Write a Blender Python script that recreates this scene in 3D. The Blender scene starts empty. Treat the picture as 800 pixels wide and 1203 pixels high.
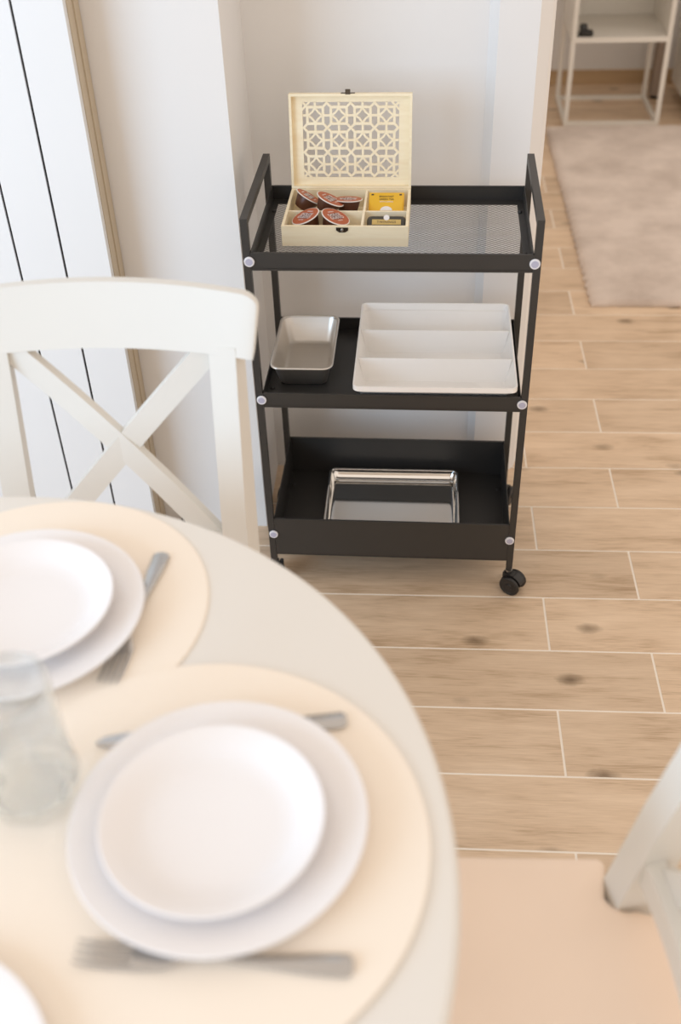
import bpy, bmesh, math, random
from mathutils import Vector, Matrix
random.seed(7)
S = bpy.context.scene
C = S.collection
PI = math.pi

# ------------------------------------------------------------------ camera
FPX = 1255.31                                   # focal length in pixels of the 800 x 1203 frame
cam_d = bpy.data.cameras.new('camera')
cam = bpy.data.objects.new('camera', cam_d); C.objects.link(cam)
cam_d.sensor_fit = 'HORIZONTAL'; cam_d.sensor_width = 24.0; cam_d.lens = FPX / 800 * 24.0
cam_d.clip_start = 0.05
R_ = Vector((0.99783818, 0.05865984, -0.02963083))
U_ = Vector((-0.01391453, 0.62922857, 0.77709574))
W_ = Vector((-0.06422888, 0.77500351, -0.62868451))
cam.matrix_world = Matrix(((R_.x, U_.x, -W_.x, 0), (R_.y, U_.y, -W_.y, 0), (R_.z, U_.z, -W_.z, 1.5556), (0, 0, 0, 1)))
cam_d.dof.use_dof = True; cam_d.dof.focus_distance = 1.96; cam_d.dof.aperture_fstop = 2.6
S.camera = cam

# ------------------------------------------------------------------ light
S.view_settings.view_transform = 'Standard'; S.view_settings.look = 'None'
S.view_settings.gamma = 1.0; S.view_settings.use_curve_mapping = False
S.view_settings.exposure = 0.0
wd = bpy.data.worlds.new('world'); S.world = wd; wd.use_nodes = True
bgn = wd.node_tree.nodes['Background']
bgn.inputs['Color'].default_value = (1.0, 0.875, 0.765, 1); bgn.inputs['Strength'].default_value = 1.0
def area(name, loc, target, sx, sy, power, color):
    d = bpy.data.lights.new(name, 'AREA'); d.shape = 'RECTANGLE'; d.size = sx; d.size_y = sy
    d.energy = power; d.color = color
    o = bpy.data.objects.new(name, d); C.objects.link(o); o.location = loc
    o.rotation_euler = (Vector(target) - Vector(loc)).to_track_quat('-Z', 'Y').to_euler()
    return o
area('window_left_offscreen', (-2.9, -1.3, 1.75), (0.0, 1.9, 0.75), 2.4, 1.9, 98, (0.46, 0.72, 1.0))

# ------------------------------------------------------------------ materials
def new_mat(name):
    m = bpy.data.materials.new(name); m.use_nodes = True
    return m, m.node_tree.nodes, m.node_tree.links, m.node_tree.nodes['Principled BSDF']
def setp(b, **k):
    names = {'col': 'Base Color', 'rough': 'Roughness', 'metal': 'Metallic', 'trans': 'Transmission Weight', 'ior': 'IOR',
             'spec': 'Specular IOR Level', 'coat': 'Coat Weight', 'sheen': 'Sheen Weight', 'coatr': 'Coat Roughness', 'sss': 'Subsurface Weight'}
    for a, v in k.items():
        i = b.inputs[names[a]]
        i.default_value = (*v, 1) if a == 'col' else v
def noise_mat(name, col, rough=0.5, var=0.04, scale=8, bump=0.05, bscale=120, stretch=(1, 1, 1), **k):
    """plain paint / plastic / metal with slight colour variation and fine relief"""
    m, N, L, b = new_mat(name); setp(b, col=col, rough=rough, **k)
    tc = N.new('ShaderNodeTexCoord'); mp = N.new('ShaderNodeMapping'); mp.inputs['Scale'].default_value = stretch
    L.new(tc.outputs['Object'], mp.inputs['Vector'])
    n = N.new('ShaderNodeTexNoise'); n.inputs['Scale'].default_value = scale; n.inputs['Detail'].default_value = 3
    L.new(mp.outputs[0], n.inputs['Vector'])
    mx = N.new('ShaderNodeMix'); mx.data_type = 'RGBA'
    mx.inputs[6].default_value = (*[max(0, c * (1 - var)) for c in col], 1)
    mx.inputs[7].default_value = (*[min(1, c * (1 + var)) for c in col], 1)
    L.new(n.outputs['Fac'], mx.inputs[0]); L.new(mx.outputs[2], b.inputs['Base Color'])
    if bump > 0:
        n2 = N.new('ShaderNodeTexNoise'); n2.inputs['Scale'].default_value = bscale; n2.inputs['Detail'].default_value = 2
        L.new(mp.outputs[0], n2.inputs['Vector'])
        bp = N.new('ShaderNodeBump'); bp.inputs['Strength'].default_value = bump; bp.inputs['Distance'].default_value = 0.002
        L.new(n2.outputs['Fac'], bp.inputs['Height']); L.new(bp.outputs[0], b.inputs['Normal'])
    return m
def plank_mat():
    m, N, L, b = new_mat('oak_plank_tile'); setp(b, rough=0.42, spec=0.4)
    tc = N.new('ShaderNodeTexCoord'); oi = N.new('ShaderNodeObjectInfo')
    off = N.new('ShaderNodeVectorMath'); off.operation = 'SCALE'; off.inputs[0].default_value = (37.1, 19.7, 5.3)
    L.new(oi.outputs['Random'], off.inputs['Scale'])
    ad = N.new('ShaderNodeVectorMath'); ad.operation = 'ADD'
    L.new(tc.outputs['Object'], ad.inputs[0]); L.new(off.outputs[0], ad.inputs[1])
    def mapped(sc):
        mp = N.new('ShaderNodeMapping'); mp.inputs['Scale'].default_value = sc; L.new(ad.outputs[0], mp.inputs['Vector']); return mp
    # long grain
    g = N.new('ShaderNodeTexNoise'); g.inputs['Scale'].default_value = 1; g.inputs['Detail'].default_value = 7; g.inputs['Roughness'].default_value = 0.62
    g.inputs['Distortion'].default_value = 0.6; L.new(mapped((4, 38, 5)).outputs[0], g.inputs['Vector'])
    f = N.new('ShaderNodeTexNoise'); f.inputs['Scale'].default_value = 1; f.inputs['Detail'].default_value = 5
    L.new(mapped((22, 420, 20)).outputs[0], f.inputs['Vector'])
    # broad clouds
    c = N.new('ShaderNodeTexNoise'); c.inputs['Scale'].default_value = 1; c.inputs['Detail'].default_value = 3; L.new(mapped((5, 14, 3)).outputs[0], c.inputs['Vector'])
    # knots
    v = N.new('ShaderNodeTexVoronoi'); v.inputs['Scale'].default_value = 1; v.inputs['Randomness'].default_value = 1.0
    kn = N.new('ShaderNodeTexNoise'); kn.inputs['Scale'].default_value = 60; kn.inputs['Detail'].default_value = 2; L.new(ad.outputs[0], kn.inputs['Vector'])
    va = N.new('ShaderNodeVectorMath'); va.operation = 'MULTIPLY_ADD'; va.inputs[1].default_value = (0.09, 0.09, 0); 
    L.new(kn.outputs['Color'], va.inputs[0]); L.new(mapped((6.0, 11.0, 0)).outputs[0], va.inputs[2]); L.new(va.outputs[0], v.inputs['Vector'])
    kr = N.new('ShaderNodeValToRGB'); kr.color_ramp.elements[0].position = 0.03; kr.color_ramp.elements[0].color = (1, 1, 1, 1)
    kr.color_ramp.elements[1].position = 0.20; kr.color_ramp.elements[1].color = (0, 0, 0, 1); L.new(v.outputs['Distance'], kr.inputs[0])
    cs = N.new('ShaderNodeSeparateColor'); L.new(v.outputs['Color'], cs.inputs[0])
    kt = N.new('ShaderNodeMath'); kt.operation = 'GREATER_THAN'; kt.inputs[1].default_value = 0.33; L.new(cs.outputs[0], kt.inputs[0])
    km = N.new('ShaderNodeMath'); km.operation = 'MULTIPLY'; L.new(kr.outputs[0], km.inputs[0]); L.new(kt.outputs[0], km.inputs[1])
    kf = N.new('ShaderNodeMath'); kf.operation = 'MULTIPLY'; L.new(km.outputs[0], kf.inputs[0]); kf.inputs[1].default_value = 0.85
    r = N.new('ShaderNodeValToRGB'); e = r.color_ramp.elements
    e[0].position = 0.34; e[0].color = (0.46, 0.315, 0.19, 1); e[1].position = 0.64; e[1].color = (0.82, 0.64, 0.465, 1)
    x = r.color_ramp.elements.new(0.48); x.color = (0.70, 0.525, 0.365, 1)
    mixg = N.new('ShaderNodeMix'); mixg.data_type = 'FLOAT'; mixg.inputs[0].default_value = 0.42
    L.new(g.outputs['Fac'], mixg.inputs[2]); L.new(c.outputs['Fac'], mixg.inputs[3])
    mixf = N.new('ShaderNodeMix'); mixf.data_type = 'FLOAT'; mixf.inputs[0].default_value = 0.30
    L.new(mixg.outputs[0], mixf.inputs[2]); L.new(f.outputs['Fac'], mixf.inputs[3]); L.new(mixf.outputs[0], r.inputs[0])
    mk = N.new('ShaderNodeMix'); mk.data_type = 'RGBA'; mk.inputs[7].default_value = (0.17, 0.11, 0.06, 1)
    L.new(kf.outputs[0], mk.inputs[0]); L.new(r.outputs[0], mk.inputs[6])
    hs = N.new('ShaderNodeHueSaturation'); L.new(mk.outputs[2], hs.inputs['Color'])
    mr = N.new('ShaderNodeMapRange'); mr.inputs['To Min'].default_value = 0.93; mr.inputs['To Max'].default_value = 1.08
    L.new(oi.outputs['Random'], mr.inputs[0]); L.new(mr.outputs[0], hs.inputs['Value']); L.new(hs.outputs[0], b.inputs['Base Color'])
    bp = N.new('ShaderNodeBump'); bp.inputs['Strength'].default_value = 0.12; bp.inputs['Distance'].default_value = 0.001
    L.new(f.outputs['Fac'], bp.inputs['Height']); L.new(bp.outputs[0], b.inputs['Normal'])
    return m
def wood_mat(name, c0, c1, sc=(30, 4, 30), rough=0.55):
    m, N, L, b = new_mat(name); setp(b, rough=rough, spec=0.3)
    tc = N.new('ShaderNodeTexCoord'); mp = N.new('ShaderNodeMapping'); mp.inputs['Scale'].default_value = sc
    L.new(tc.outputs['Object'], mp.inputs['Vector'])
    n = N.new('ShaderNodeTexNoise'); n.inputs['Scale'].default_value = 1.5; n.inputs['Detail'].default_value = 5; n.inputs['Distortion'].default_value = 1.0
    L.new(mp.outputs[0], n.inputs['Vector'])
    r = N.new('ShaderNodeValToRGB'); r.color_ramp.elements[0].position = 0.3; r.color_ramp.elements[0].color = (*c0, 1)
    r.color_ramp.elements[1].position = 0.7; r.color_ramp.elements[1].color = (*c1, 1)
    L.new(n.outputs['Fac'], r.inputs[0]); L.new(r.outputs[0], b.inputs['Base Color'])
    return m
def rug_mat():
    m, N, L, b = new_mat('rug_pile'); setp(b, rough=0.95, sheen=0.4, spec=0.1)
    tc = N.new('ShaderNodeTexCoord')
    n = N.new('ShaderNodeTexNoise'); n.inputs['Scale'].default_value = 5; n.inputs['Detail'].default_value = 5; n.inputs['Roughness'].default_value = 0.6
    L.new(tc.outputs['Object'], n.inputs['Vector'])
    r = N.new('ShaderNodeValToRGB'); r.color_ramp.elements[0].position = 0.32; r.color_ramp.elements[0].color = (0.58, 0.48, 0.41, 1)
    r.color_ramp.elements[1].position = 0.62; r.color_ramp.elements[1].color = (0.80, 0.69, 0.61, 1)
    L.new(n.outputs['Fac'], r.inputs[0]); L.new(r.outputs[0], b.inputs['Base Color'])
    n2 = N.new('ShaderNodeTexNoise'); n2.inputs['Scale'].default_value = 260; L.new(tc.outputs['Object'], n2.inputs['Vector'])
    bp = N.new('ShaderNodeBump'); bp.inputs['Strength'].default_value = 0.5; bp.inputs['Distance'].default_value = 0.004
    L.new(n2.outputs['Fac'], bp.inputs['Height']); L.new(bp.outputs[0], b.inputs['Normal'])
    return m
M = {}
M['wall'] = noise_mat('white_wall_paint', (0.80, 0.79, 0.78), 0.85, 0.015, 3, 0.06, 180)
M['plank'] = plank_mat()
M['grout'] = noise_mat('cream_grout', (0.95, 0.88, 0.79), 0.9, 0.02, 20, 0.1, 200)
M['slat'] = noise_mat('white_lacquer_slat', (0.80, 0.81, 0.82), 0.35, 0.01, 4, 0)
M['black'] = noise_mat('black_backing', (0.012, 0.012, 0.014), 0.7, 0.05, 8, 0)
M['reed'] = noise_mat('beige_reeded_trim', (0.55, 0.46, 0.34), 0.6, 0.05, 14, 0.05, 90, (1, 1, 0.05))
M['metal'] = noise_mat('charcoal_powder_coat', (0.034, 0.032, 0.030), 0.42, 0.06, 30, 0.08, 700, spec=0.5)
M['bolt'] = noise_mat('white_plastic_cap', (0.80, 0.80, 0.84), 0.4, 0.02, 30, 0)
M['boltc'] = noise_mat('lilac_grey_cap_center', (0.47, 0.47, 0.60), 0.4, 0.02, 30, 0)
M['rubber'] = noise_mat('black_rubber_wheel', (0.018, 0.016, 0.015), 0.45, 0.05, 30, 0)
M['steel'] = noise_mat('brushed_stainless_steel', (0.72, 0.68, 0.63), 0.40, 0.05, 6, 0.03, 60, (1, 25, 1), metal=1.0)
M['mirror'] = noise_mat('polished_stainless_steel', (0.88, 0.86, 0.83), 0.08, 0.02, 6, 0.0, metal=1.0)
M['cutlery'] = noise_mat('cutlery_steel', (0.52, 0.51, 0.50), 0.2, 0.03, 40, 0, metal=1.0)
M['plastic'] = noise_mat('white_plastic_organizer', (0.92, 0.905, 0.885), 0.4, 0.01, 10, 0)
M['pine'] = wood_mat('pale_pine', (0.87, 0.745, 0.52), (0.94, 0.845, 0.63), (6, 40, 40))
M['pine_in'] = wood_mat('pale_pine_divider', (0.88, 0.77, 0.57), (0.94, 0.86, 0.68), (6, 40, 40))
M['brass'] = noise_mat('dark_bronze', (0.10, 0.08, 0.06), 0.35, 0.2, 90, 0.1, 300, metal=0.9)
M['screw'] = noise_mat('screw_steel', (0.5, 0.48, 0.45), 0.3, 0.05, 90, 0, metal=1.0)
M['cup'] = noise_mat('brown_capsule_plastic', (0.10, 0.035, 0.018), 0.3, 0.1, 20, 0)
M['foil'] = noise_mat('rust_red_foil', (0.44, 0.105, 0.038), 0.42, 0.12, 40, 0.02, 100, spec=0.35)
M['rim'] = noise_mat('white_capsule_rim', (0.82, 0.78, 0.74), 0.4, 0.02, 20, 0)
M['ink'] = noise_mat('white_print', (0.80, 0.77, 0.76), 0.5, 0.02, 60, 0)
M['inkd'] = noise_mat('dark_print', (0.05, 0.035, 0.03), 0.5, 0.05, 60, 0)
M['plum'] = noise_mat('plum_print', (0.16, 0.06, 0.06), 0.5, 0.05, 60, 0)
M['yellow'] = noise_mat('yellow_sachet_paper', (0.80, 0.47, 0.03), 0.45, 0.05, 12, 0.03, 100)
M['sachet'] = noise_mat('dark_olive_sachet_paper', (0.05, 0.045, 0.035), 0.4, 0.1, 12, 0.03, 100)
M['gold'] = noise_mat('gold_band_print', (0.60, 0.42, 0.14), 0.4, 0.08, 40, 0)
M['chair'] = noise_mat('cream_white_chair_lacquer', (0.76, 0.745, 0.70), 0.42, 0.015, 6, 0.02, 60)
M['cushion'] = noise_mat('cream_seat_fabric', (0.97, 0.80, 0.66), 0.9, 0.03, 9, 0.15, 900)
M['table'] = noise_mat('ivory_table_lacquer', (0.83, 0.80, 0.75), 0.33, 0.01, 4, 0)
M['mat'] = noise_mat('cream_place_mat', (0.95, 0.85, 0.73), 0.7, 0.02, 12, 0.05, 400)
M['china'] = noise_mat('white_porcelain', (0.90, 0.875, 0.87), 0.18, 0.005, 4, 0, spec=0.5)
M['rug'] = rug_mat()
M['shelf'] = noise_mat('cream_white_shelf', (0.80, 0.77, 0.71), 0.5, 0.01, 5, 0)
M['trinket'] = noise_mat('glossy_black_trinket', (0.015, 0.013, 0.011), 0.25, 0.1, 30, 0)
M['oakbase'] = wood_mat('oak_skirting', (0.48, 0.33, 0.19), (0.60, 0.43, 0.26), (2, 40, 40))
M['post'] = noise_mat('grey_brown_post', (0.34, 0.27, 0.22), 0.5, 0.05, 8, 0.03)
def glass_mat():
    m, N, L, b = new_mat('pale_blue_glass'); setp(b, col=(0.97, 0.992, 1.0), rough=0.02, trans=1.0, ior=1.45)
    n = N.new('ShaderNodeTexNoise'); n.inputs['Scale'].default_value = 40
    mr = N.new('ShaderNodeMapRange'); mr.inputs['To Min'].default_value = 0.01; mr.inputs['To Max'].default_value = 0.04
    L.new(n.outputs['Fac'], mr.inputs[0]); L.new(mr.outputs[0], b.inputs['Roughness'])
    tr_ = N.new('ShaderNodeBsdfTransparent'); tr_.inputs[0].default_value = (0.98, 0.993, 0.996, 1)
    ms = N.new('ShaderNodeMixShader'); ms.inputs[0].default_value = 0.55
    L.new(tr_.outputs[0], ms.inputs[1]); L.new(b.outputs[0], ms.inputs[2]); L.new(ms.outputs[0], N['Material Output'].inputs['Surface']); return m
M['glass'] = glass_mat()

# ------------------------------------------------------------------ helpers
def link(name, bm, mat, parent=None, smooth=None, bevel=None, seg=2):
    if bevel:
        bmesh.ops.bevel(bm, geom=[e for e in bm.edges if len(e.link_faces) == 2 and e.calc_face_angle(0) > 0.5], offset=bevel, segments=seg, profile=0.5, affect='EDGES', clamp_overlap=True)
    bmesh.ops.recalc_face_normals(bm, faces=bm.faces)
    me = bpy.data.meshes.new(name); bm.to_mesh(me); bm.free()
    if smooth is not None:
        for p in me.polygons: p.use_smooth = True
        me.set_sharp_from_angle(angle=math.radians(smooth))
    if mat: me.materials.append(M[mat] if isinstance(mat, str) else mat)
    o = bpy.data.objects.new(name, me); C.objects.link(o)
    if parent: o.parent = parent
    return o
def tag(o, label=None, cat=None, group=None, kind=None):
    if label: o['label'] = label
    if cat: o['category'] = cat
    if group: o['group'] = group
    if kind: o['kind'] = kind
    return o
def thing(name, label, cat, loc=(0, 0, 0), rz=0, group=None):
    o = bpy.data.objects.new(name, None); C.objects.link(o); o.location = loc; o.rotation_euler = (0, 0, rz)
    o.empty_display_size = 0.05
    return tag(o, label, cat, group)
def copy_tree(o, parent=None):
    c = o.copy(); C.objects.link(c); c.parent = parent
    for ch in list(o.children): copy_tree(ch, c)
    return c
def box(bm, x0, x1, y0, y1, z0, z1, mtx=None):
    vs = [bm.verts.new(((x0, x1)[i & 1], (y0, y1)[(i >> 1) & 1], (z0, z1)[i >> 2])) for i in range(8)]
    if mtx: 
        for v in vs: v.co = mtx @ v.co
    for f in ((0, 2, 3, 1), (4, 5, 7, 6), (0, 1, 5, 4), (2, 6, 7, 3), (0, 4, 6, 2), (1, 3, 7, 5)): bm.faces.new([vs[i] for i in f])
    return vs
def B(*a, **k):
    bm = bmesh.new(); box(bm, *a); return bm
def bar(bm, a, b, w, t, up=(0, 0, 1)):
    """rectangular bar from a to b: w across, t along 'up'"""
    a = Vector(a); b = Vector(b); d = (b - a).normalized(); up = Vector(up)
    s = d.cross(up).normalized(); u = s.cross(d).normalized()
    vs = []
    for p in (a, b):
        for i, j in ((-1, -1), (1, -1), (1, 1), (-1, 1)): vs.append(bm.verts.new(p + s * (i * w / 2) + u * (j * t / 2)))
    for f in ((0, 1, 2, 3), (7, 6, 5, 4), (0, 4, 5, 1), (1, 5, 6, 2), (2, 6, 7, 3), (3, 7, 4, 0)): bm.faces.new([vs[i] for i in f])
def loft(bm, rings, close=True, cap0=True, cap1=True):
    R = [[bm.verts.new(p) for p in r] for r in rings]; n = len(R[0])
    for a, b in zip(R, R[1:]):
        for i in range(n if close else n - 1): bm.faces.new((a[i], a[(i + 1) % n], b[(i + 1) % n], b[i]))
    if cap0: bm.faces.new(list(reversed(R[0])))
    if cap1: bm.faces.new(R[-1])
    return R
def lathe(bm, prof, seg=64, off=(0, 0, 0)):
    """profile of (r, z); r = 0 at an end closes it"""
    rings = []
    for r, z in prof:
        if r < 1e-6: rings.append([bm.verts.new((off[0], off[1], z + off[2]))])
        else: rings.append([bm.verts.new((off[0] + r * math.cos(2 * PI * i / seg), off[1] + r * math.sin(2 * PI * i / seg), z + off[2])) for i in range(seg)])
    for a, b in zip(rings, rings[1:]):
        for i in range(seg):
            j = (i + 1) % seg
            if len(a) == 1 and len(b) == 1: continue
            if len(a) == 1: bm.faces.new((a[0], b[j], b[i]))
            elif len(b) == 1: bm.faces.new((a[i], a[j], b[0]))
            else: bm.faces.new((a[i], a[j], b[j], b[i]))
def rrect(hx, hy, r, z, n=6, cx=0, cy=0):
    pts = []
    for k, (sx, sy) in enumerate(((1, 1), (-1, 1), (-1, -1), (1, -1))):
        for i in range(n + 1):
            a = PI / 2 * (k + i / n)
            pts.append((cx + sx * (hx - r) + r * math.cos(a), cy + sy * (hy - r) + r * math.sin(a), z))
    return pts
def prism(bm, pts, z0, z1):
    loft(bm, [[(x, y, z0) for x, y in pts], [(x, y, z1) for x, y in pts]])
def text_obj(name, s, size, mat, parent, mtx, space=1.0):
    cu = bpy.data.curves.new(name, 'FONT'); cu.body = s; cu.size = size; cu.align_x = 'CENTER'; cu.align_y = 'CENTER'; cu.extrude = 0.00012; cu.space_character = space
    t = bpy.data.objects.new(name, cu); C.objects.link(t)
    me = bpy.data.meshes.new_from_object(t.evaluated_get(bpy.context.evaluated_depsgraph_get())); bpy.data.objects.remove(t)
    me.materials.clear(); me.materials.append(M[mat]); me.transform(mtx)
    o = bpy.data.objects.new(name, me); C.objects.link(o); o.parent = parent
    return o

# ------------------------------------------------------------------ the setting
floor = link('floor', B(-3.2, 3.2, -2.2, 5.1, -0.03, -0.0008), 'grout'); tag(floor, 'oak plank tile floor with pale grout lines', 'floor', kind='structure')
PW, PL, G = 0.152, 0.90, 0.0044
bm = B(-(PL - G) / 2, (PL - G) / 2, -(PW - G) / 2, (PW - G) / 2, -0.012, 0.0); plank0 = link('plank', bm, 'plank', floor, bevel=0.0009, seg=1)
first = True
for k in range(-20, 19):                                  # grout line k lies at y = 2.099 - k * PW
    yc = 2.099 - (k + 0.5) * PW
    x0 = 0.4793 if k % 2 == 0 else 0.2815
    for n in range(-2, 3):
        xc = x0 + (n - 0.5) * PL
        if xc < -1.7 or xc > 2.0 or (yc > 2.3 and xc < -0.2) or yc < -0.4: continue
        o = plank0 if first else plank0.copy()
        if not first: C.objects.link(o)
        first = False
        o.location = (xc, yc, 0)
# wall with the niche behind the trolley, and the rounded corner into the hall
wall_pts = [(-2.6, 1.863), (-0.3235, 1.863), (-0.3235, 2.10), (0.134, 2.10), (0.150, 2.076), (0.224, 2.076), (0.248, 2.100), (0.257, 2.128), (0.260, 2.16), (0.260, 5.0), (0.10, 5.0), (0.10, 2.3), (-2.6, 2.3)]
bm = bmesh.new(); prism(bm, wall_pts, 0, 2.7)
tag(link('wall_back', bm, 'wall'), 'white painted wall with shallow niche behind the trolley', 'wall', kind='structure')
tag(link('wall_hall', B(0.26, 3.0, 5.0, 5.12, 0, 2.7), 'wall'), 'white wall at the end of the hall', 'wall', kind='structure')
tag(link('baseboard_hall', B(0.262, 3.0, 4.985, 5.0, 0, 0.06), 'oakbase', bevel=0.003), 'oak skirting along the hall wall', 'skirting', kind='structure')

# white slat panel on the wall at the left
sp = thing('slat_panel', 'white panel of wide vertical slats with black gaps and beige reeded edge', 'wall panel', (-0.552, 1.775, 0))
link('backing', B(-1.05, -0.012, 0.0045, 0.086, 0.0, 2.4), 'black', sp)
for i in range(12):
    x1 = -0.0015 - i * 0.0862
    link('slat', B(x1 - 0.0816, x1, 0.0, 0.016, 0.02, 2.4), 'slat', sp, bevel=0.0012, seg=1)
bm = bmesh.new()
for i in range(4): box(bm, -0.011, (0.0, -0.002, 0.0005, -0.0015)[i], 0.0165 + i * 0.0175, 0.0165 + i * 0.0175 + 0.0168, 0.0, 2.4)
link('edge_trim', bm, 'reed', sp, bevel=0.002, seg=2)

# rug
bm = bmesh.new()
nx, ny = 60, 120; X0, X1, Y0, Y1 = 0.532, 1.42, 2.906, 4.418
top = [[bm.verts.new((X0 + (X1 - X0) * i / nx + (0.004 * math.sin(j * 1.7) + 0.003 * random.random() if i in (0, nx) else 0), Y0 + (Y1 - Y0) * j / ny + (0.004 * random.random() if j in (0, ny) else 0),
        (0.016 + 0.002 * random.random()) if 0 < i < nx and 0 < j < ny else 0.008)) for j in range(ny + 1)] for i in range(nx + 1)]
for i in range(nx):
    for j in range(ny): bm.faces.new((top[i][j], top[i + 1][j], top[i + 1][j + 1], top[i][j + 1]))
edge = [e for e in bm.edges if len(e.link_faces) == 1]
ex = bmesh.ops.extrude_edge_only(bm, edges=edge)
for v in ex['geom']:
    if isinstance(v, bmesh.types.BMVert): v.co.z = 0.001
tag(link('rug', bm, 'rug', smooth=60), 'mottled pinkish beige short pile rug on the hall floor', 'rug')

# ------------------------------------------------------------------ serving trolley
TH = -0.02013
def cart_local(x, y):                                     # world point -> trolley frame
    dx, dy = x + 0.0374, y - 1.6699
    return (dx * math.cos(TH) + dy * math.sin(TH), -dx * math.sin(TH) + dy * math.cos(TH))
cart = thing('serving_trolley', 'black metal three tier trolley on casters with loop handles', 'trolley', (-0.0374, 1.6699, 0), TH)
W2, D, H, T = 0.252, 0.2954, 0.8213, 0.0125
for s in (-1, 1):
    bm = bmesh.new(); xa, xb = sorted((s * W2, s * (W2 - T)))
    # one bent loop: front post, handle bar, rear post
    pr = [(0, 0.060), (0, H), (D, H), (D, 0.060), (D - T, 0.060), (D - T, H - T), (T, H - T), (T, 0.060)]
    loft(bm, [[(xa, y, z) for y, z in pr], [(xb, y, z) for y, z in pr]])
    link('side_frame', bm, 'metal', cart, bevel=0.0012)
def tray(z0, z1, zf, mesh=False):
    x, y0, y1, t = W2 - T - 0.0004, 0.0006, D - 0.0006, 0.0014
    bm = bmesh.new()
    for a in ((-x, x, y0, y0 + t), (-x, x, y1 - t, y1), (-x, -x + t, y0 + t, y1 - t), (x - t, x, y0 + t, y1 - t)):
        box(bm, *a, z0, z1)
    # folded inner hem
    for a in ((-x, x, y0 + t, y0 + t + 0.003), (-x, x, y1 - t - 0.003, y1 - t)): box(bm, *a, z1 - 0.0015, z1)
    if mesh:
        mx, my0, my1 = 0.226, 0.020, D - 0.022
        for a in ((-x, x, y0, my0), (-x, x, my1, y1), (-x, -mx, my0, my1), (mx, x, my0, my1)): box(bm, *a, zf - 0.0015, zf)
    else:
        box(bm, -x, x, y0, y1, zf - 0.0015, zf)
    o = link('tray', bm, 'metal', cart)
    if mesh:
        # expanded metal: zig-zag strands that meet at every other bend
        px, py, w = 0.0116, 0.0039, 0.0010
        vs, fs = [], []
        nxs = int(2 * mx / (px / 2)) + 1; nys = int((my1 - my0) / py)
        for j in range(nys + 1):
            yc = my0 + j * py; base = len(vs)
            for i in range(nxs + 1):
                xx = -mx + i * px / 2; d = (py / 2 - w / 2) * (1 if (i + j) % 2 == 0 else -1)
                for dz in (0, -0.0004):
                    vs += [(xx, yc + d - w / 2, zf + dz), (xx, yc + d + w / 2, zf + dz - 0.0002)]
            for i in range(nxs):
                a = base + i * 4; b_ = a + 4
                fs += [(a, a + 1, b_ + 1, b_), (a + 2, b_ + 2, b_ + 3, a + 3), (a, b_, b_ + 2, a + 2), (a + 1, a + 3, b_ + 3, b_ + 1)]
        me = bpy.data.meshes.new('mesh_panel'); me.from_pydata(vs, [], fs); me.materials.append(M['metal'])
        mp = bpy.data.objects.new('mesh_panel', me); C.objects.link(mp); mp.parent = o
        tag(mp, 'expanded metal mesh floor', kind='stuff')
    # small fixing screws at the side walls
    for sx in (-1, 1):
        for yy in (0.06, D - 0.06):
            bm = bmesh.new(); lathe(bm, [(0, 0.0045), (0.003, 0.004), (0.0042, 0.002), (0.0042, 0.0002), (0, 0.0002)], 12)
            q = link('screw', bm, 'metal', o, smooth=40); q.location = (sx * (x - 0.010), yy, zf)
    return o
tray(0.7280, 0.7607, 0.733, True)
tray(0.4479, 0.4789, 0.4525)
tray(0.0808, 0.1755, 0.084)
bm = bmesh.new(); lathe(bm, [(0, 0.0), (0.0086, 0.0), (0.0092, 0.0012), (0.0088, 0.0034), (0.0074, 0.0042), (0.0064, 0.0036), (0, 0.0036)], 28)
bolt0 = link('bolt', bm, 'bolt', cart, smooth=35)
bm = bmesh.new(); lathe(bm, [(0, 0.0037), (0.0062, 0.0037), (0.0060, 0.0044), (0, 0.0046)], 28)
cc = link('bolt_center', bm, 'boltc', bolt0, smooth=35)
k = 0
for z in (0.7453, 0.4654, 0.1371):
    for s in (-1, 1):
        for yy, rx in ((0.0, PI / 2), (D, -PI / 2)):
            b = bolt0 if k == 0 else copy_tree(bolt0, cart)
            k += 1; b.location = (s * (W2 - 0.0107), yy, z); b.rotation_euler = (rx, 0, 0)
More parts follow.
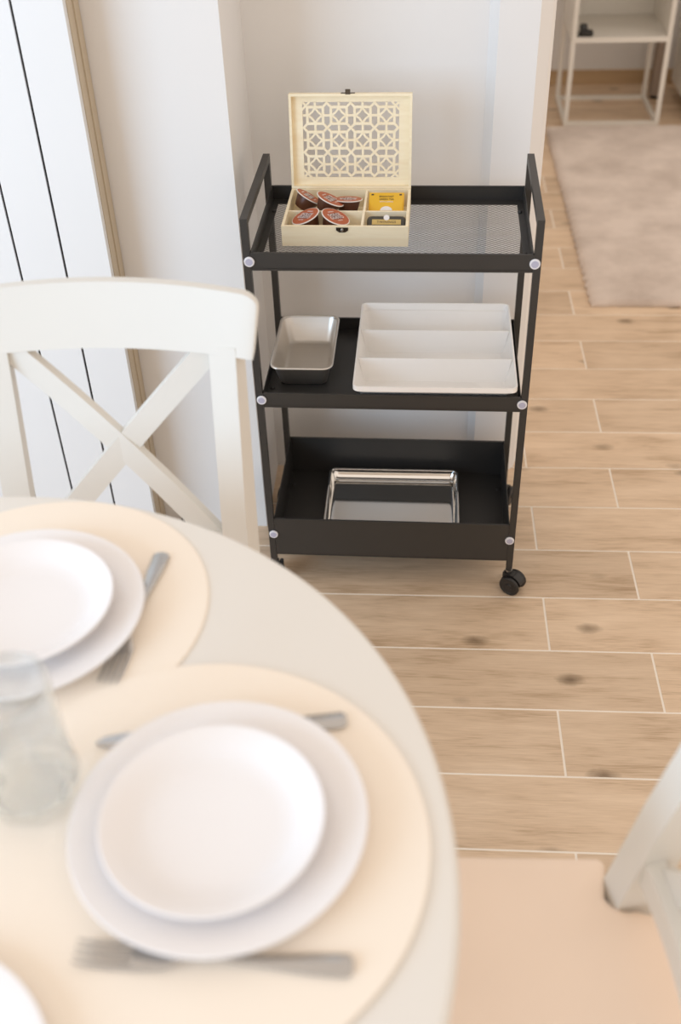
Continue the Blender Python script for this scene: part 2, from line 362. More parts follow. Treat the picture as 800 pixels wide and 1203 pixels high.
# casters: stem, fork housing, wheel
def caster(x, y, ang):
    e = bpy.data.objects.new('caster', None); C.objects.link(e); e.parent = cart; e.location = (x, y, 0); e.rotation_euler = (0, 0, ang)
    bm = bmesh.new(); lathe(bm, [(0, 0.040), (0.0062, 0.040), (0.0062, 0.064), (0, 0.064)], 16); link('stem', bm, 'metal', e, smooth=40)
    bm = bmesh.new(); lathe(bm, [(0, 0.050), (0.0040, 0.050), (0.0072, 0.0505), (0.0072, 0.0535), (0, 0.0535)], 16); link('stem_collar', bm, 'screw', e, smooth=40)
    # hooded housing, axis of the wheel along local y
    bm = bmesh.new(); R = 0.0215
    pr = [(-0.012 + (R + 0.002) * math.cos(a), 0.0225 + (R + 0.002) * math.sin(a)) for a in [math.radians(d) for d in range(-25, 166, 10)]] + [(-0.012, 0.020)]
    pr = [(x_, z_) for x_, z_ in pr]
    loft(bm, [[(a, -0.0095, c) for a, c in pr], [(a, 0.0095, c) for a, c in pr]])
    box(bm, -0.016, 0.009, -0.009, 0.009, 0.036, 0.047)
    link('housing', bm, 'rubber', e, bevel=0.0012)
    for s in (-1, 1):
        bm = bmesh.new()
        lathe(bm, [(0, 0.0), (0.017, 0.0), (0.0205, 0.0012), (0.0222, 0.004), (0.0222, 0.0075), (0.0205, 0.0092), (0.0172, 0.0090), (0.0160, 0.0078), (0.0075, 0.0078), (0.0062, 0.0098), (0, 0.0102)], 36)
        w = link('wheel', bm, 'rubber', e, smooth=35); w.rotation_euler = (-s * PI / 2, 0, 0); w.location = (-0.012, s * 0.0098, 0.0222)
    return e
caster(W2 - T / 2, T / 2, math.radians(148)); caster(W2 - T / 2, D - T / 2, math.radians(-110))
caster(-W2 + T / 2, T / 2, math.radians(-80)); caster(-W2 + T / 2, D - T / 2, math.radians(70))

# ------------------------------------------------------------------ things on the trolley
def pan(name, label, loc, rz, hx, hy, bx, by, h, r, mat, rimw=0.004, group=None, lip=0.002, t=0.0012):
    p = thing(name, label, 'pan', loc, rz, group)
    bm = bmesh.new(); rr = r
    loft(bm, [rrect(bx - 0.009, by - 0.009, rr * 0.5, 0), rrect(bx - 0.006, by - 0.006, rr * 0.7, 0), rrect(bx, by, rr * 0.75, 0.003), rrect(hx - rimw, hy - rimw, rr * 0.95, h - 0.002), rrect(hx - rimw - t, hy - rimw - t, rr * 0.95 - t, h - 0.002),
              rrect(bx - t, by - t, rr * 0.75 - t, 0.0045), rrect(bx - 0.006 - t, by - 0.006 - t, rr * 0.6, 0.0014), rrect(bx - 0.010 - t, by - 0.010 - t, rr * 0.45, 0.0014)])
    link('basin', bm, mat, p, smooth=50)
    # rolled rim
    bm = bmesh.new(); sec = [(-rimw - t * 1.5, -0.0012), (-rimw - t, 0.0004), (-rimw * 0.5, 0.0012), (0, 0.0), (0.0, -lip), (-rimw * 0.5, -lip - 0.0006)]
    rings = []
    for k_ in range(len(sec)):
        dx, dz = sec[k_]; rings.append(rrect(hx + dx, hy + dx, rr + dx, h + dz))
    rings.append(rings[0])
    vr = [[bm.verts.new(q) for q in rg] for rg in rings[:-1]]; n = len(vr[0])
    for a in range(len(vr)):
        ra, rb = vr[a], vr[(a + 1) % len(vr)]
        for i in range(n): bm.faces.new((ra[i], ra[(i + 1) % n], rb[(i + 1) % n], rb[i]))
    link('rim', bm, mat, p, smooth=60)
    return p
pan('loaf_pan', 'small deep brushed steel pan with rounded rim on the middle shelf', (-0.2065, 1.8285, 0.4528), -0.012, 0.0600, 0.1045, 0.0455, 0.0830, 0.0495, 0.020, 'steel')
pan('baking_tray', 'shallow polished steel tray in the bottom shelf', (-0.0375, 1.836, 0.0843), -0.012, 0.1455, 0.1090, 0.1360, 0.0995, 0.022, 0.016, 'mirror')
# white organizer with three lengthwise compartments
org = thing('drawer_organizer', 'white plastic organizer tray with three long compartments', 'organizer', (0.0450, 1.8155, 0.4528), -0.0125)
hx, hy, bx, by, h = 0.1500, 0.1610, 0.139, 0.116, 0.0540
bm = bmesh.new()
loft(bm, [rrect(bx - 0.004, by - 0.004, 0.010, 0), rrect(bx, by, 0.012, 0.004), rrect(hx - 0.004, hy - 0.012, 0.012, h - 0.012), rrect(hx - 0.0025, hy - 0.004, 0.012, h - 0.011), rrect(hx, hy, 0.012, h - 0.010), rrect(hx, hy, 0.012, h),
          rrect(hx - 0.0028, hy - 0.0028, 0.010, h), rrect(hx - 0.006, hy - 0.008, 0.010, h - 0.014), rrect(bx - 0.003, by - 0.003, 0.010, 0.007), rrect(bx - 0.008, by - 0.008, 0.007, 0.0025)])
link('tray_body', bm, 'plastic', org, smooth=40)
for yy in (-hy / 3, hy / 3):
    bm = bmesh.new()
    pr = [(-0.0045, 0.0020), (-0.0016, 0.012), (-0.0012, h - 0.0030), (0.0012, h - 0.0030), (0.0016, 0.012), (0.0045, 0.0020)]
    loft(bm, [[((-1 if k_ == 0 else 1) * (bx - 0.003 + (hx - bx - 0.002) * min(1, z_ / h)), yy + y_, z_) for y_, z_ in pr] for k_ in (0, 1)])
    link('divider', bm, 'plastic', org, smooth=40)

# wooden tea box, lid open
BW, BD, BH, BT = 0.2225, 0.167, 0.0370, 0.005
bxo = thing('tea_box', 'pale wooden tea box with open lattice lid on the top shelf', 'box', (-0.1182, 1.8405, 0.7342), TH)
bm = bmesh.new()
x, y = BW / 2, BD / 2
box(bm, -x, x, -y, y, 0, 0.004)
for a in ((-x, x, -y, -y + BT), (-x, x, y - BT, y), (-x, -x + BT, -y + BT, y - BT), (x - BT, x, -y + BT, y - BT)): box(bm, *a, 0.004, BH)
link('body', bm, 'pine', bxo)
vdx, hdy = 0.030, -0.011
link('divider', B(vdx - 0.002, vdx + 0.002, -y + BT, y - BT, 0.004, BH - 0.0015), 'pine_in', bxo)
link('divider', B(-x + BT, vdx - 0.002, hdy - 0.002, hdy + 0.002, 0.004, BH - 0.003), 'pine_in', bxo)
link('divider', B(vdx + 0.002, x - BT, hdy - 0.002, hdy + 0.002, 0.004, BH - 0.003), 'pine_in', bxo)
bm = bmesh.new()
pr = [(-0.0105, 0.0), (0.0105, 0.0), (0.0105, -0.005), (0.005, -0.0088), (-0.005, -0.0088), (-0.0105, -0.005)]
loft(bm, [[(a - 0.004, -y - 0.0002, BH - 0.0018 + c) for a, c in pr], [(a - 0.004, -y - 0.0014, BH - 0.0018 + c) for a, c in pr]])
hp = link('hasp_plate', bm, 'brass', bxo, bevel=0.0003)
bm = bmesh.new(); lathe(bm, [(0, 0.0), (0.0026, 0.0), (0.0026, 0.0035), (0.0015, 0.0040), (0, 0.0040)], 16)
o = link('hasp_knob', bm, 'screw', hp, smooth=40); o.location = (-0.004, -y - 0.0014, BH - 0.0050); o.rotation_euler = (PI / 2, 0, 0)
# lid: frame toward the viewer, pierced lattice at its back
lid = bpy.data.objects.new('lid', None); C.objects.link(lid); lid.parent = bxo; lid.location = (0, y - 0.001, BH + 0.0006); lid.rotation_euler = (math.radians(-9), 0, 0)
LH, LD, LB = 0.1665, 0.014, 0.0045
bm = bmesh.new()
for a in ((-x, x, 0, LB), (-x, x, LH - LB, LH), (-x, -x + LB, LB, LH - LB), (x - LB, x, LB, LH - LB)): box(bm, a[0], a[1], 0, LD, a[2], a[3])
link('lid_frame', bm, 'pine', lid)
pitch = 0.0432; z_c = LH / 2 + 0.0015; hw, hh = 2 * pitch + 0.0015, 1.5 * pitch + 0.0015
bm = bmesh.new(); ty0, ty1 = LD - 0.0035, LD - 0.0005
for a in ((-x + LB, x - LB, LB, z_c - hh), (-x + LB, x - LB, z_c + hh, LH - LB), (-x + LB, -hw, z_c - hh, z_c + hh), (hw, x - LB, z_c - hh, z_c + hh)): box(bm, a[0], a[1], ty0, ty1, a[2], a[3])
bwid = 0.0047
def lb(p, q, w=bwid):
    j_ = random.uniform(-0.0003, 0.0003)                   # no two strips share a plane
    bar(bm, (p[0], (ty0 + ty1) / 2 + j_, p[1]), (q[0], (ty0 + ty1) / 2 + j_, q[1]), w, ty1 - ty0, (0, 1, 0))
sq = 0.0143
for i in range(4):
    for j in range(3):
        cx, cz = (i - 1.5) * pitch, z_c + (j - 1) * pitch
        cs = [(cx - sq, cz - sq), (cx + sq, cz - sq), (cx + sq, cz + sq), (cx - sq, cz + sq)]
        for a in range(4):
            p0, p1 = cs[a], cs[(a + 1) % 4]; ex_ = bwid / 2
            dx, dz = (p1[0] - p0[0]), (p1[1] - p0[1]); ln = math.hypot(dx, dz)
            lb((p0[0] - dx / ln * ex_, p0[1] - dz / ln * ex_), (p1[0] + dx / ln * ex_, p1[1] + dz / ln * ex_))
        pts = []
        for a in range(8):
            rr = 0.0128 if a % 2 == 0 else 0.0079
            pts.append((cx + rr * math.cos(a * PI / 4), cz + rr * math.sin(a * PI / 4)))
        for a in range(8):
            p0, p1 = pts[a], pts[(a + 1) % 8]; dx, dz = p1[0] - p0[0], p1[1] - p0[1]; ln = math.hypot(dx, dz)
            lb((p0[0] - dx / ln * 0.001, p0[1] - dz / ln * 0.001), (p1[0] + dx / ln * 0.001, p1[1] + dz / ln * 0.001), 0.0034)
        for sx, sz in ((1, 0), (-1, 0), (0, 1), (0, -1)):
            lb((cx + sx * sq, cz + sz * sq), (cx + sx * pitch / 2 * 1.05, cz + sz * pitch / 2 * 1.05), 0.0040)
        for sx, sz in ((1, 1), (-1, 1), (1, -1), (-1, -1)):
            ox, oz = cx + sx * pitch / 2, cz + sz * pitch / 2
            # diagonals: an X where four squares meet
            lb((cx + sx * sq, cz + sz * (sq)), (ox + sx * 0.0008, oz + sz * 0.0008), 0.0040)
# corner braces against the border
for sx in (-1, 1):
    for sz in (-1, 1):
        lb((sx * (hw - 0.014), z_c + sz * (hh + 0.001)), (sx * (hw + 0.001), z_c + sz * (hh - 0.014)), 0.0036)
# short chevrons along the border between the squares
for i in range(3):
    for sz in (-1, 1):
        xx = (i - 1) * pitch; zz = z_c + sz * 1.5 * pitch
        for s in (-1, 1): lb((xx, zz), (xx + s * 0.0075, zz - sz * 0.0078), 0.0036)
for j in range(2):
    for sx in (-1, 1):
        zz = z_c + (j - 0.5) * pitch; xx = sx * 2 * pitch
        for s in (-1, 1): lb((xx, zz), (xx - sx * 0.0078, zz + s * 0.0075), 0.0036)
link('lattice', bm, 'pine', lid)
bm = bmesh.new(); box(bm, -0.0125 - 0.004, 0.0125 - 0.004, 0.001, 0.008, LH, LH + 0.0012); box(bm, -0.0045 - 0.004, 0.0045 - 0.004, -0.001, 0.003, LH - 0.001, LH + 0.0075)
link('latch', bm, 'brass', lid, bevel=0.0004)

# coffee capsules in the box
def capsule(label, loc, nrm, spin):
    z = Vector(nrm).normalized(); q = z.to_track_quat('Z', 'Y')
    c = thing('coffee_capsule', label, 'capsule', loc, 0, 'rust red coffee capsules in the tea box')
    c.rotation_mode = 'QUATERNION'; c.rotation_quaternion = q
    bm = bmesh.new(); lathe(bm, [(0, -0.0255), (0.0140, -0.0255), (0.0162, -0.0242), (0.0176, -0.0205), (0.0226, -0.0015), (0.0226, -0.0012), (0, -0.0012)], 40); link('cup', bm, 'cup', c, smooth=35)
    bm = bmesh.new(); lathe(bm, [(0.0222, -0.0016), (0.0262, -0.0016), (0.0267, -0.0008), (0.0262, 0.0000), (0.0240, 0.0002), (0.0222, -0.0002), (0.0222, -0.0016)], 40); link('rim', bm, 'rim', c, smooth=35)
    bm = bmesh.new(); lathe(bm, [(0, -0.0008), (0.0248, -0.0008), (0.0248, 0.0004), (0, 0.0005)], 40); f = link('foil', bm, 'foil', c, smooth=35)
    R = Matrix.Rotation(spin, 4, 'Z')
    bm = bmesh.new(); 
    for yy, hw_ in ((0.0050, 0.0105), (-0.0036, 0.0118)): 
        box(bm, -hw_, hw_, yy - 0.0046, yy + 0.0040, 0.00040, 0.00062)
    for v in bm.verts: v.co = R @ v.co
    link('print_panel', bm, 'plum', f)
    for s, yy, sz in (('DOLCE', 0.0047, 0.0092), ('GUSTO', -0.0040, 0.0098)):
        text_obj('print', s, sz, 'ink', f, R @ Matrix.Translation((0, yy, 0.0007)))
    text_obj('print', 'COFFEE', 0.0034, 'ink', f, R @ Matrix.Translation((0.0, -0.0125, 0.0006)))
    text_obj('print', 'ESPRESSO', 0.0034, 'ink', f, R @ Matrix.Translation((0.0, 0.0140, 0.0006)))
    return c
capsule('rust red coffee capsule tilted against the back left corner of the tea box', (-0.1915, 1.8840, 0.7735), (0.510, 0.182, 0.841), -0.6)
capsule('rust red coffee capsule lying on top between the other capsules', (-0.1500, 1.8530, 0.7815), (0.423, 0.095, 0.901), -0.6)
capsule('upright rust red coffee capsule beside the yellow sachets', (-0.1193, 1.8735, 0.7725), (0.016, 0.213, 0.977), 0.10)
capsule('rust red coffee capsule leaning left in the front compartment of the tea box', (-0.1916, 1.7985, 0.7725), (-0.358, -0.047, 0.932), 0.75)
capsule('rust red coffee capsule leaning right just behind the bronze hasp', (-0.1373, 1.7960, 0.7725), (0.368, -0.042, 0.929), -0.65)
# tea sachets
def sachet(name, label, loc, rx, w, l, t, mat, r, group, yellow):
    p = thing(name, label, 'tea sachet', loc, TH, group); p.rotation_euler = (rx, 0, TH)
    bm = bmesh.new()
    loft(bm, [rrect(w / 2, l / 2, r, 0, 4, 0, l / 2), rrect(w / 2, l / 2, r, t * 0.25, 4, 0, l / 2), rrect(w / 2 - 0.003, l / 2 - 0.003, max(0.001, r - 0.002), t, 4, 0, l / 2)])
    link('packet', bm, mat, p, smooth=40)
    if yellow:
        text_obj('print', 'BREAKFAST', 0.0052, 'inkd', p, Matrix.Translation((0, l - 0.0105, t + 0.0002)))
        text_obj('print', 'GREEN TEA', 0.0052, 'inkd', p, Matrix.Translation((0, l - 0.0162, t + 0.0002)))
        text_obj('print', 'WITH LEMON', 0.0040, 'ink', p, Matrix.Translation((0, l - 0.0215, t + 0.0002)))
        for s in (-1, 1): link('print', B(s * (w / 2 - 0.0065) - 0.0022, s * (w / 2 - 0.0065) + 0.0022, l - 0.0078, l - 0.0050, t, t + 0.0003), 'inkd', p)
        bm = bmesh.new(); prism(bm, [(0.011 * math.cos(a), l - 0.040 + 0.009 * math.sin(a)) for a in [PI * i / 12 for i in range(13)]], t, t + 0.0004); link('white_tab', bm, 'ink', p)
    else:
        link('label_band', B(-w * 0.37, w * 0.37, l - 0.0185, l - 0.0085, t, t + 0.0003), 'gold', p)
        text_obj('print', 'TWININGS', 0.0062, 'inkd', p, Matrix.Translation((0, l - 0.0137, t + 0.0005)), 1.15)
        bm = bmesh.new(); lathe(bm, [(0, 0), (0.0052, 0), (0.0052, 0.0006), (0, 0.0007)], 20, (0, l - 0.005, t)); link('white_tab', bm, 'ink', p, smooth=40)
    return p
sachet('tea_sachet', 'yellow tea sachet with brown lettering, foremost in the tea box', (-0.0500, 1.8400, 0.7455), math.radians(33), 0.064, 0.058, 0.004, 'yellow', 0.0015, 'yellow tea sachets', True)
sachet('tea_sachet', 'dark tea sachet with gold band in front compartment of the tea box', (-0.0480, 1.7685, 0.7400), math.radians(38), 0.069, 0.046, 0.005, 'sachet', 0.008, None, False)

# ------------------------------------------------------------------ cross back chairs
def sweep(bm, path, w, t, ups=None):
    """rect section along a path; w across (horizontal-ish), t along up"""
    rings = []
    for i, p in enumerate(path):
        a = Vector(path[max(0, i - 1)]); b = Vector(path[min(len(path) - 1, i + 1)]); d = (b - a).normalized()
        up = Vector((0, 0, 1)) if ups is None else Vector(ups)
        s = d.cross(up).normalized(); u = s.cross(d).normalized(); p = Vector(p)
        ww = w[i] if isinstance(w, (list, tuple)) else w; tt = t[i] if isinstance(t, (list, tuple)) else t
        rings.append([p + s * (a_ * ww / 2) + u * (b_ * tt / 2) for a_, b_ in ((-1, -1), (1, -1), (1, 1), (-1, 1))])
    loft(bm, rings)
def make_chair(label):
    ch = thing('dining_chair', label, 'chair', group='cream cross back dining chairs')
    px = 0.161
    for s in (-1, 1):                                     # rear leg runs up into the back post
        bm = bmesh.new()
        path = [(s * 0.166, 0.240, 0), (s * 0.164, 0.200, 0.25), (s * 0.162, 0.186, 0.45), (s * 0.161, 0.212, 0.60), (s * 0.160, 0.244, 0.76), (s * 0.160, 0.258, 0.836)]
        sweep(bm, path, [0.034, 0.038, 0.046, 0.044, 0.038, 0.034], 0.038, (math.cos(0.21), -s * math.sin(0.21), 0))
        link('rear_leg', bm, 'chair', ch, bevel=0.004, seg=2)
        bm = bmesh.new(); sweep(bm, [(s * 0.172, -0.185, 0), (s * 0.170, -0.180, 0.40)], [0.030, 0.040], [0.030, 0.040], (1, 0, 0))
        link('front_leg', bm, 'chair', ch, bevel=0.004, seg=2)
    # curved top rail
    bm = bmesh.new(); rings = []
    US = [-1, -0.996, -0.985, -0.965, -0.94, -0.90] + [-0.8 + 0.1 * i for i in range(17)] + [0.90, 0.94, 0.965, 0.985, 0.996, 1]; n = len(US) - 1
    for i in range(n + 1):
        u = US[i]; xx = u * 0.208; yy = 0.274 - 0.024 * u * u
        q_ = max(0, (abs(u) - 0.90) / 0.10); ce = 0.020 * (1 - math.sqrt(max(0, 1 - q_ * q_)))
        z0, z1 = 0.830 - 0.004 * u * u, 0.917 - 0.010 * u * u - ce
        tl = 0.016
        xb_ = xx * 0.955
        rings.append([(xb_, yy - 0.020, z0), (xb_, yy + 0.006, z0), (xx, yy + 0.000 + tl, z1), (xx, yy - 0.014 + tl, z1)])
    loft(bm, rings); link('top_rail', bm, 'chair', ch, bevel=0.0045, seg=3, smooth=60)
    # lower back rail
    bm = bmesh.new()
    sweep(bm, [(u * 0.150, 0.212 - 0.014 * u * u, 0.532) for u in [-1 + i / 8 for i in range(17)]], 0.022, 0.040)
    link('lower_rail', bm, 'chair', ch, bevel=0.003, seg=2, smooth=45)
    # crossed slats, bowed back at the middle
    for s in (-1, 1):
        bm = bmesh.new(); path = []
        for i in range(13):
            u = -1 + i / 6; z = 0.676 + u * 0.156
            path.append((s * u * 0.140, 0.231 + 0.026 * u + (0.012 * (1 - u * u)) + s * 0.0003, z))
        sweep(bm, path, 0.034, 0.015, (0, 1, 0)); link('cross_slat', bm, 'chair', ch, bevel=0.003, seg=2, smooth=45)
    # seat frame with aprons
    bm = bmesh.new(); prism(bm, [(-0.205, -0.205), (0.205, -0.205), (0.195, 0.168), (0.140, 0.168), (0.136, 0.224), (-0.136, 0.224), (-0.140, 0.168), (-0.195, 0.168)], 0.418, 0.440)
    link('seat_board', bm, 'chair', ch, bevel=0.004)
    for a in ((-0.155, 0.155, -0.190, -0.172), (-0.150, 0.150, 0.180, 0.196)): link('apron', B(*a, 0.36, 0.4175), 'chair', ch, bevel=0.002)
    for s in (-1, 1): link('apron', B(*sorted((s * 0.162, s * 0.178)), -0.165, 0.168, 0.36, 0.4175), 'chair', ch, bevel=0.002)
    # padded seat, notched round the posts
    pts = []
    def arc(cx, cy, r, a0, a1, n=6):
        for i in range(n + 1):
            a = math.radians(a0 + (a1 - a0) * i / n); pts.append((cx + r * math.cos(a), cy + r * math.sin(a)))
    arc(0.196, 0.160, 0.008, 0, 90, 3); 
    arc(0.163, 0.186, 0.0265, 255, 165); arc(0.120, 0.211, 0.012, 10, 90)
    half = list(pts); left = [(-a, b) for a, b in reversed(half)]
    front = [(-0.214, -0.170), (-0.202, -0.205), (-0.170, -0.218), (0.170, -0.218), (0.202, -0.205), (0.214, -0.170)]
    outline = half + left + front
    cx, cy = 0, -0.01
    def ring(k_, z): return [(cx + (a - cx) * k_, cy + (b_ - cy) * k_, z) for a, b_ in outline]
    bm = bmesh.new(); loft(bm, [ring(0.985, 0.4405), ring(1.0, 0.446), ring(1.0, 0.458), ring(0.985, 0.4655), ring(0.94, 0.4690), ring(0.7, 0.4712), ring(0.3, 0.472)])
    link('seat_cushion', bm, 'cushion', ch, smooth=50)
    for s in (-1, 1): link('stretcher', B(*sorted((s * 0.160, s * 0.176)), -0.165, 0.205, 0.15, 0.178), 'chair', ch, bevel=0.003)
    return ch
ch1 = make_chair('cream cross back chair standing in front of the white slat panel')
ch1.location = (-0.408, 0.985, 0)
ch2 = copy_tree(ch1); ch2['label'] = 'cream cross back chair beside the round table, its padded seat in view'
ch2.location = (0.072, 0.508, 0); ch2.rotation_euler = (0, 0, math.radians(-87))

# ------------------------------------------------------------------ round table and place settings
TX, TY, TZ, TR = -0.4806, 0.5058, 0.74, 0.5285
tb = thing('dining_table', 'ivory white round pedestal dining table', 'table', (TX, TY, 0))
bm = bmesh.new(); lathe(bm, [(0, TZ - 0.024), (TR - 0.012, TZ - 0.024), (TR - 0.003, TZ - 0.020), (TR, TZ - 0.013), (TR - 0.001, TZ - 0.007), (TR - 0.005, TZ - 0.0018), (TR - 0.012, TZ), (0, TZ)], 160)
link('table_top', bm, 'table', tb, smooth=35)
bm = bmesh.new(); lathe(bm, [(0.40, TZ - 0.09), (0.42, TZ - 0.09), (0.42, TZ - 0.0245), (0.40, TZ - 0.0245), (0.40, TZ - 0.09)], 96); link('apron', bm, 'table', tb, smooth=35)
bm = bmesh.new(); lathe(bm, [(0, 0.09), (0.055, 0.09), (0.062, 0.13), (0.05, 0.18), (0.042, 0.30), (0.05, 0.46), (0.062, 0.58), (0.05, 0.62), (0.075, 0.66), (0.15, 0.69), (0.15, TZ - 0.0245), (0, TZ - 0.0245)], 48); link('pedestal', bm, 'table', tb, smooth=40)
for i in range(4):
    a = PI / 4 + i * PI / 2; d = Vector((math.cos(a), math.sin(a), 0)); bm = bmesh.new()
    sweep(bm, [d * 0.03 + Vector((0, 0, 0.17)), d * 0.12 + Vector((0, 0, 0.145)), d * 0.22 + Vector((0, 0, 0.085)), d * 0.30 + Vector((0, 0, 0.035)), d * 0.335 + Vector((0, 0, 0.022))], 0.05, [0.09, 0.08, 0.06, 0.045, 0.04])
    link('foot', bm, 'table', tb, bevel=0.005)
def mat_disc(label, x, y, r, z):
    bm = bmesh.new(); lathe(bm, [(0, 0), (r - 0.001, 0), (r, 0.0010), (r - 0.0012, 0.0022), (0, 0.0024)], 128)
    o = link('place_mat', bm, 'mat', smooth=40); o.location = (x, y, z); tag(o, label, 'place mat', 'round cream place mats'); return o
Z1, Z2 = TZ + 0.0003, TZ + 0.0028
mat_disc('round cream place mat near the back chair, under the tucked away corner glass side', -0.409, 0.827, 0.190, Z1)['label'] = 'round cream place mat at the setting before the back chair'
mat_disc('round cream place mat at the setting before the padded chair', -0.190, 0.536, 0.213, Z2)
def plate(name, label, x, y, z, prof, group):
    bm = bmesh.new(); lathe(bm, prof, 112); o = link(name, bm, 'china', smooth=60); o.location = (x, y, z); tag(o, label, 'plate', group); return o
DIN = [(0, 0.0030), (0.078, 0.0030), (0.080, 0.0), (0.086, 0.0), (0.090, 0.0035), (0.098, 0.0085), (0.128, 0.0160), (0.1312, 0.0178), (0.1305, 0.0196), (0.127, 0.0192), (0.102, 0.0130), (0.094, 0.0095), (0.086, 0.0066), (0.075, 0.0060), (0, 0.0060)]
SML = [(0, 0.0030), (0.056, 0.0030), (0.058, 0.0), (0.063, 0.0), (0.068, 0.0035), (0.078, 0.0090), (0.0955, 0.0205), (0.0978, 0.0230), (0.0970, 0.0246), (0.0940, 0.0240), (0.080, 0.0150), (0.073, 0.0105), (0.066, 0.0075), (0.055, 0.0062), (0, 0.0060)]
z1 = Z1 + 0.0025; z2 = Z2 + 0.0025
plate('dinner_plate', 'white dinner plate under the side plate before the back chair', -0.415, 0.808, z1, DIN, 'white dinner plates')
plate('side_plate', 'smaller white plate stacked on the dinner plate before the back chair', -0.412, 0.805, z1 + 0.0105, SML, 'smaller white plates')
plate('dinner_plate', 'white dinner plate lying between knife and fork', -0.163, 0.551, z2, DIN, 'white dinner plates')
plate('side_plate', 'smaller white plate stacked on the dinner plate between knife and fork', -0.166, 0.542, z2 + 0.0105, SML, 'smaller white plates')
plate('dinner_plate', 'white dinner plate set straight on the table top without a mat', -0.3785, 0.297, TZ + 0.0003, DIN, 'white dinner plates')
def strip(bm, st):
    """st: (x, halfwidth, zmid, thickness) stations along x"""
    rings = []
    for s_ in st:
        xx, hw_, z_, t_ = s_[:4]; yo = s_[4] if len(s_) > 4 else 0
        rings.append([(xx, yo + hw_ * c_, z_ + t_ / 2 * d_) for c_, d_ in ((-1, 0), (-0.75, -0.8), (0, -1), (0.75, -0.8), (1, 0), (0.75, 0.8), (0, 1), (-0.75, 0.8))])
    loft(bm, rings)
def fork(label, tail, tip, z):
    a = Vector((*tail, 0)); b = Vector((*tip, 0)); Lg = (b - a).length
    f = thing('fork', label, 'fork', (a.x, a.y, z), math.atan2(b.y - a.y, b.x - a.x), 'steel forks')
    bm = bmesh.new(); L = Lg
    strip(bm, [(0.0, 0.0060, 0.0030, 0.003), (0.004, 0.0100, 0.0030, 0.005), (0.03, 0.0092, 0.0030, 0.005), (0.07, 0.0052, 0.0042, 0.0045), (0.105, 0.0030, 0.0068, 0.004), (0.130, 0.0032, 0.0078, 0.0035), (0.140, 0.0070, 0.0066, 0.003), (0.150, 0.0112, 0.0046, 0.0025), (L - 0.052, 0.0122, 0.0034, 0.0022), (L - 0.046, 0.0122, 0.0030, 0.0022)])
    link('handle', bm, 'cutlery', f, smooth=50)
    for k_ in range(4):
        yo = (k_ - 1.5) * 0.0066; bm = bmesh.new()
        strip(bm, [(L - 0.050, 0.0023, 0.0030, 0.0022, yo), (L - 0.03, 0.0021, 0.0024, 0.002, yo), (L - 0.012, 0.0018, 0.0040, 0.0018, yo * 0.97), (L, 0.0009, 0.0066, 0.0012, yo * 0.95)])
        link('tine', bm, 'cutlery', f, smooth=50)
    return f
fork('steel fork lying in front of the plates beside the padded chair', (-0.0390, 0.4280), (-0.2620, 0.4290), z2)
fork('steel fork tucked under the plates before the back chair', (-0.2850, 0.9180), (-0.3030, 0.7150), z1)
a = Vector((-0.058, 0.676, 0)); b = Vector((-0.296, 0.640, 0))
kn = thing('table_knife', 'steel table knife half hidden under the dinner plate', 'knife', (a.x, a.y, z2), math.atan2(b.y - a.y, b.x - a.x))
bm = bmesh.new(); strip(bm, [(0.0, 0.006, 0.0036, 0.004), (0.004, 0.0098, 0.0036, 0.006), (0.03, 0.0092, 0.0036, 0.006), (0.09, 0.0062, 0.0034, 0.006), (0.108, 0.0056, 0.0030, 0.005)]); link('handle', bm, 'cutlery', kn, smooth=50)
bm = bmesh.new(); strip(bm, [(0.108, 0.0054, 0.0028, 0.003), (0.118, 0.0085, 0.0026, 0.002), (0.16, 0.0100, 0.0024, 0.0018), (0.21, 0.0098, 0.0024, 0.0016), (0.232, 0.0065, 0.0024, 0.0014), (0.2405, 0.0015, 0.0024, 0.001)]); link('blade', bm, 'cutlery', kn, smooth=50)
# tumbler with a thick faceted foot
bm = bmesh.new()
def gring(r, z, fac, n=48):
    out = []
    for i in range(n):
        a_ = 2 * PI * i / n; m_ = (a_ + PI / 8) % (PI / 4) - PI / 8
        rr = r * ((1 - fac) + fac * math.cos(PI / 8) / math.cos(m_)); out.append((rr * math.cos(a_), rr * math.sin(a_), z))
    return out
loft(bm, [gring(0.030, 0.0, 0.9), gring(0.0345, 0.002, 0.9), gring(0.0435, 0.024, 1.0), gring(0.0445, 0.036, 0.9), gring(0.0425, 0.052, 0.4), gring(0.0405, 0.070, 0), gring(0.0400, 0.1530, 0), gring(0.0392, 0.1540, 0),
          gring(0.0384, 0.1530, 0), gring(0.0388, 0.070, 0), gring(0.0400, 0.044, 0), gring(0.0360, 0.024, 0), gring(0.020, 0.018, 0)])
tu = link('tumbler', bm, 'glass', smooth=30); tu.location = (-0.337, 0.580, TZ + 0.0003)
tag(tu, 'pale blue glass tumbler with thick faceted base beside the plates', 'glass')

# ------------------------------------------------------------------ hall furniture
sh = thing('shelf_unit', 'cream white shelf unit on thin square frame legs at the hall wall', 'shelf', (0.80, 4.62, 0))
hx_, hy_, t = 0.192, 0.170, 0.0165
for sx in (-1, 1):
    for sy in (-1, 1):
        link('leg', B(*sorted((sx * hx_, sx * (hx_ - t))), *sorted((sy * hy_, sy * (hy_ - t))), 0, 0.325), 'shelf', sh, bevel=0.0015)
for sy in (-1, 1): link('floor_rail', B(-hx_ + t, hx_ - t, *sorted((sy * hy_, sy * (hy_ - t))), 0, t), 'shelf', sh, bevel=0.0015)
for sx in (-1, 1): link('floor_rail', B(*sorted((sx * hx_, sx * (hx_ - t))), -hy_ + t, hy_ - t, 0, t), 'shelf', sh, bevel=0.0015)
link('shelf_board', B(-hx_, hx_, -hy_, hy_, 0.3255, 0.344), 'shelf', sh, bevel=0.001)
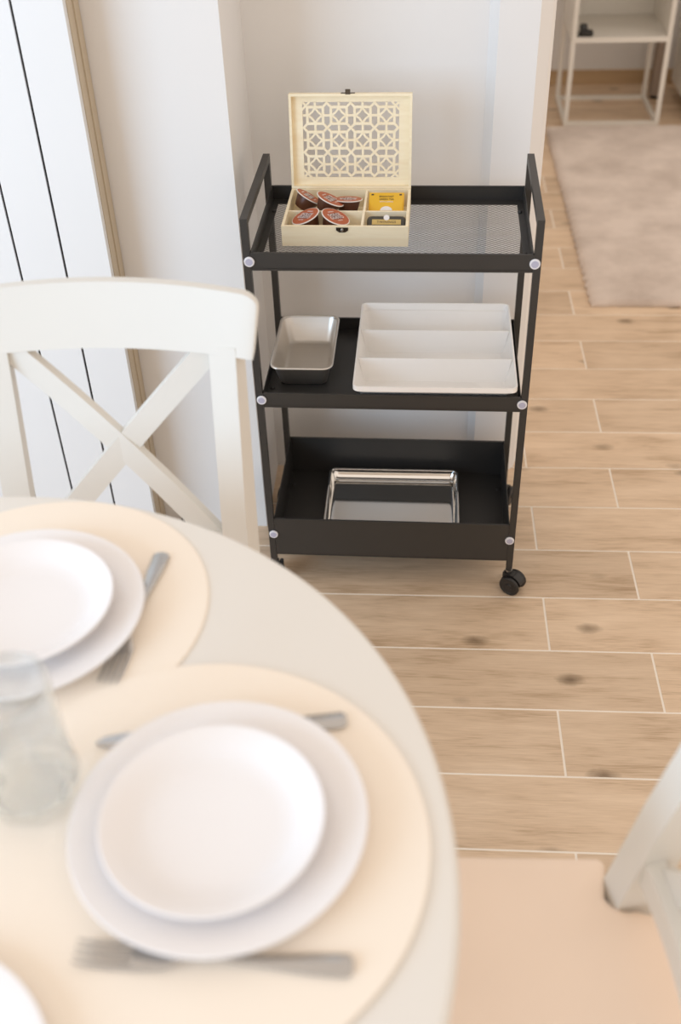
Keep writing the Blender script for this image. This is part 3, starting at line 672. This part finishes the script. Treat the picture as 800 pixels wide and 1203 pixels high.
for sx in (-1, 1): link('side_panel', B(*sorted((sx * hx_, sx * (hx_ - t))), -hy_, hy_, 0.3445, 0.68), 'shelf', sh, bevel=0.001)
link('back_panel', B(-hx_ + t, hx_ - t, hy_ - 0.008, hy_, 0.3445, 0.68), 'shelf', sh)
link('top_board', B(-hx_, hx_, -hy_, hy_, 0.6805, 0.70), 'shelf', sh, bevel=0.001)
tr = thing('black_trinket', 'small glossy black trinket standing on the white shelf board', 'trinket', (0.664, 4.478, 0.3442))
bm = bmesh.new(); loft(bm, [rrect(0.026, 0.016, 0.010, 0), rrect(0.029, 0.019, 0.012, 0.008), rrect(0.026, 0.016, 0.012, 0.020), rrect(0.012, 0.006, 0.005, 0.024)]); link('body', bm, 'trinket', tr, smooth=50)
bm = bmesh.new(); loft(bm, [rrect(0.014, 0.012, 0.005, 0.018, 4, -0.010, 0.003), rrect(0.015, 0.013, 0.006, 0.036, 4, -0.011, 0.004), rrect(0.011, 0.009, 0.006, 0.044, 4, -0.011, 0.004)]); link('head', bm, 'trinket', tr, smooth=50)
ps = thing('round_post', 'grey brown round post with dark foot behind the white shelf unit', 'post', (1.036, 4.80, 0))
bm = bmesh.new(); lathe(bm, [(0, 0.0145), (0.029, 0.0145), (0.030, 0.02), (0.030, 0.50), (0, 0.50)], 32); link('pole', bm, 'post', ps, smooth=40)
bm = bmesh.new(); lathe(bm, [(0, 0.0), (0.021, 0.0), (0.023, 0.003), (0.023, 0.014), (0, 0.014)], 32); link('foot', bm, 'trinket', ps, smooth=40)
cb = thing('hall_cabinet', 'white cabinet on a recessed brown plinth beside the shelf unit', 'cabinet', (1.11, 4.25, 0))
link('plinth', B(0.05, 0.42, 0.21, 0.60, 0, 0.055), 'post', cb)
link('body', B(0.0, 0.45, 0.175, 0.62, 0.0555, 0.60), 'shelf', cb, bevel=0.004)
# door stop against the wall by the slat panel
ds = thing('door_stop', 'small dark grey door stop on the floor against the wall', 'door stop', (-0.503, 1.846, 0))
bm = bmesh.new(); lathe(bm, [(0, 0), (0.012, 0), (0.012, 0.004), (0.0075, 0.008), (0.0075, 0.022), (0, 0.022)], 24); link('base', bm, 'bolt', ds, smooth=40)
bm = bmesh.new(); lathe(bm, [(0, 0.0225), (0.0125, 0.0225), (0.0135, 0.026), (0.0125, 0.034), (0.008, 0.037), (0, 0.037)], 24); link('rubber_cap', bm, 'rubber', ds, smooth=40)
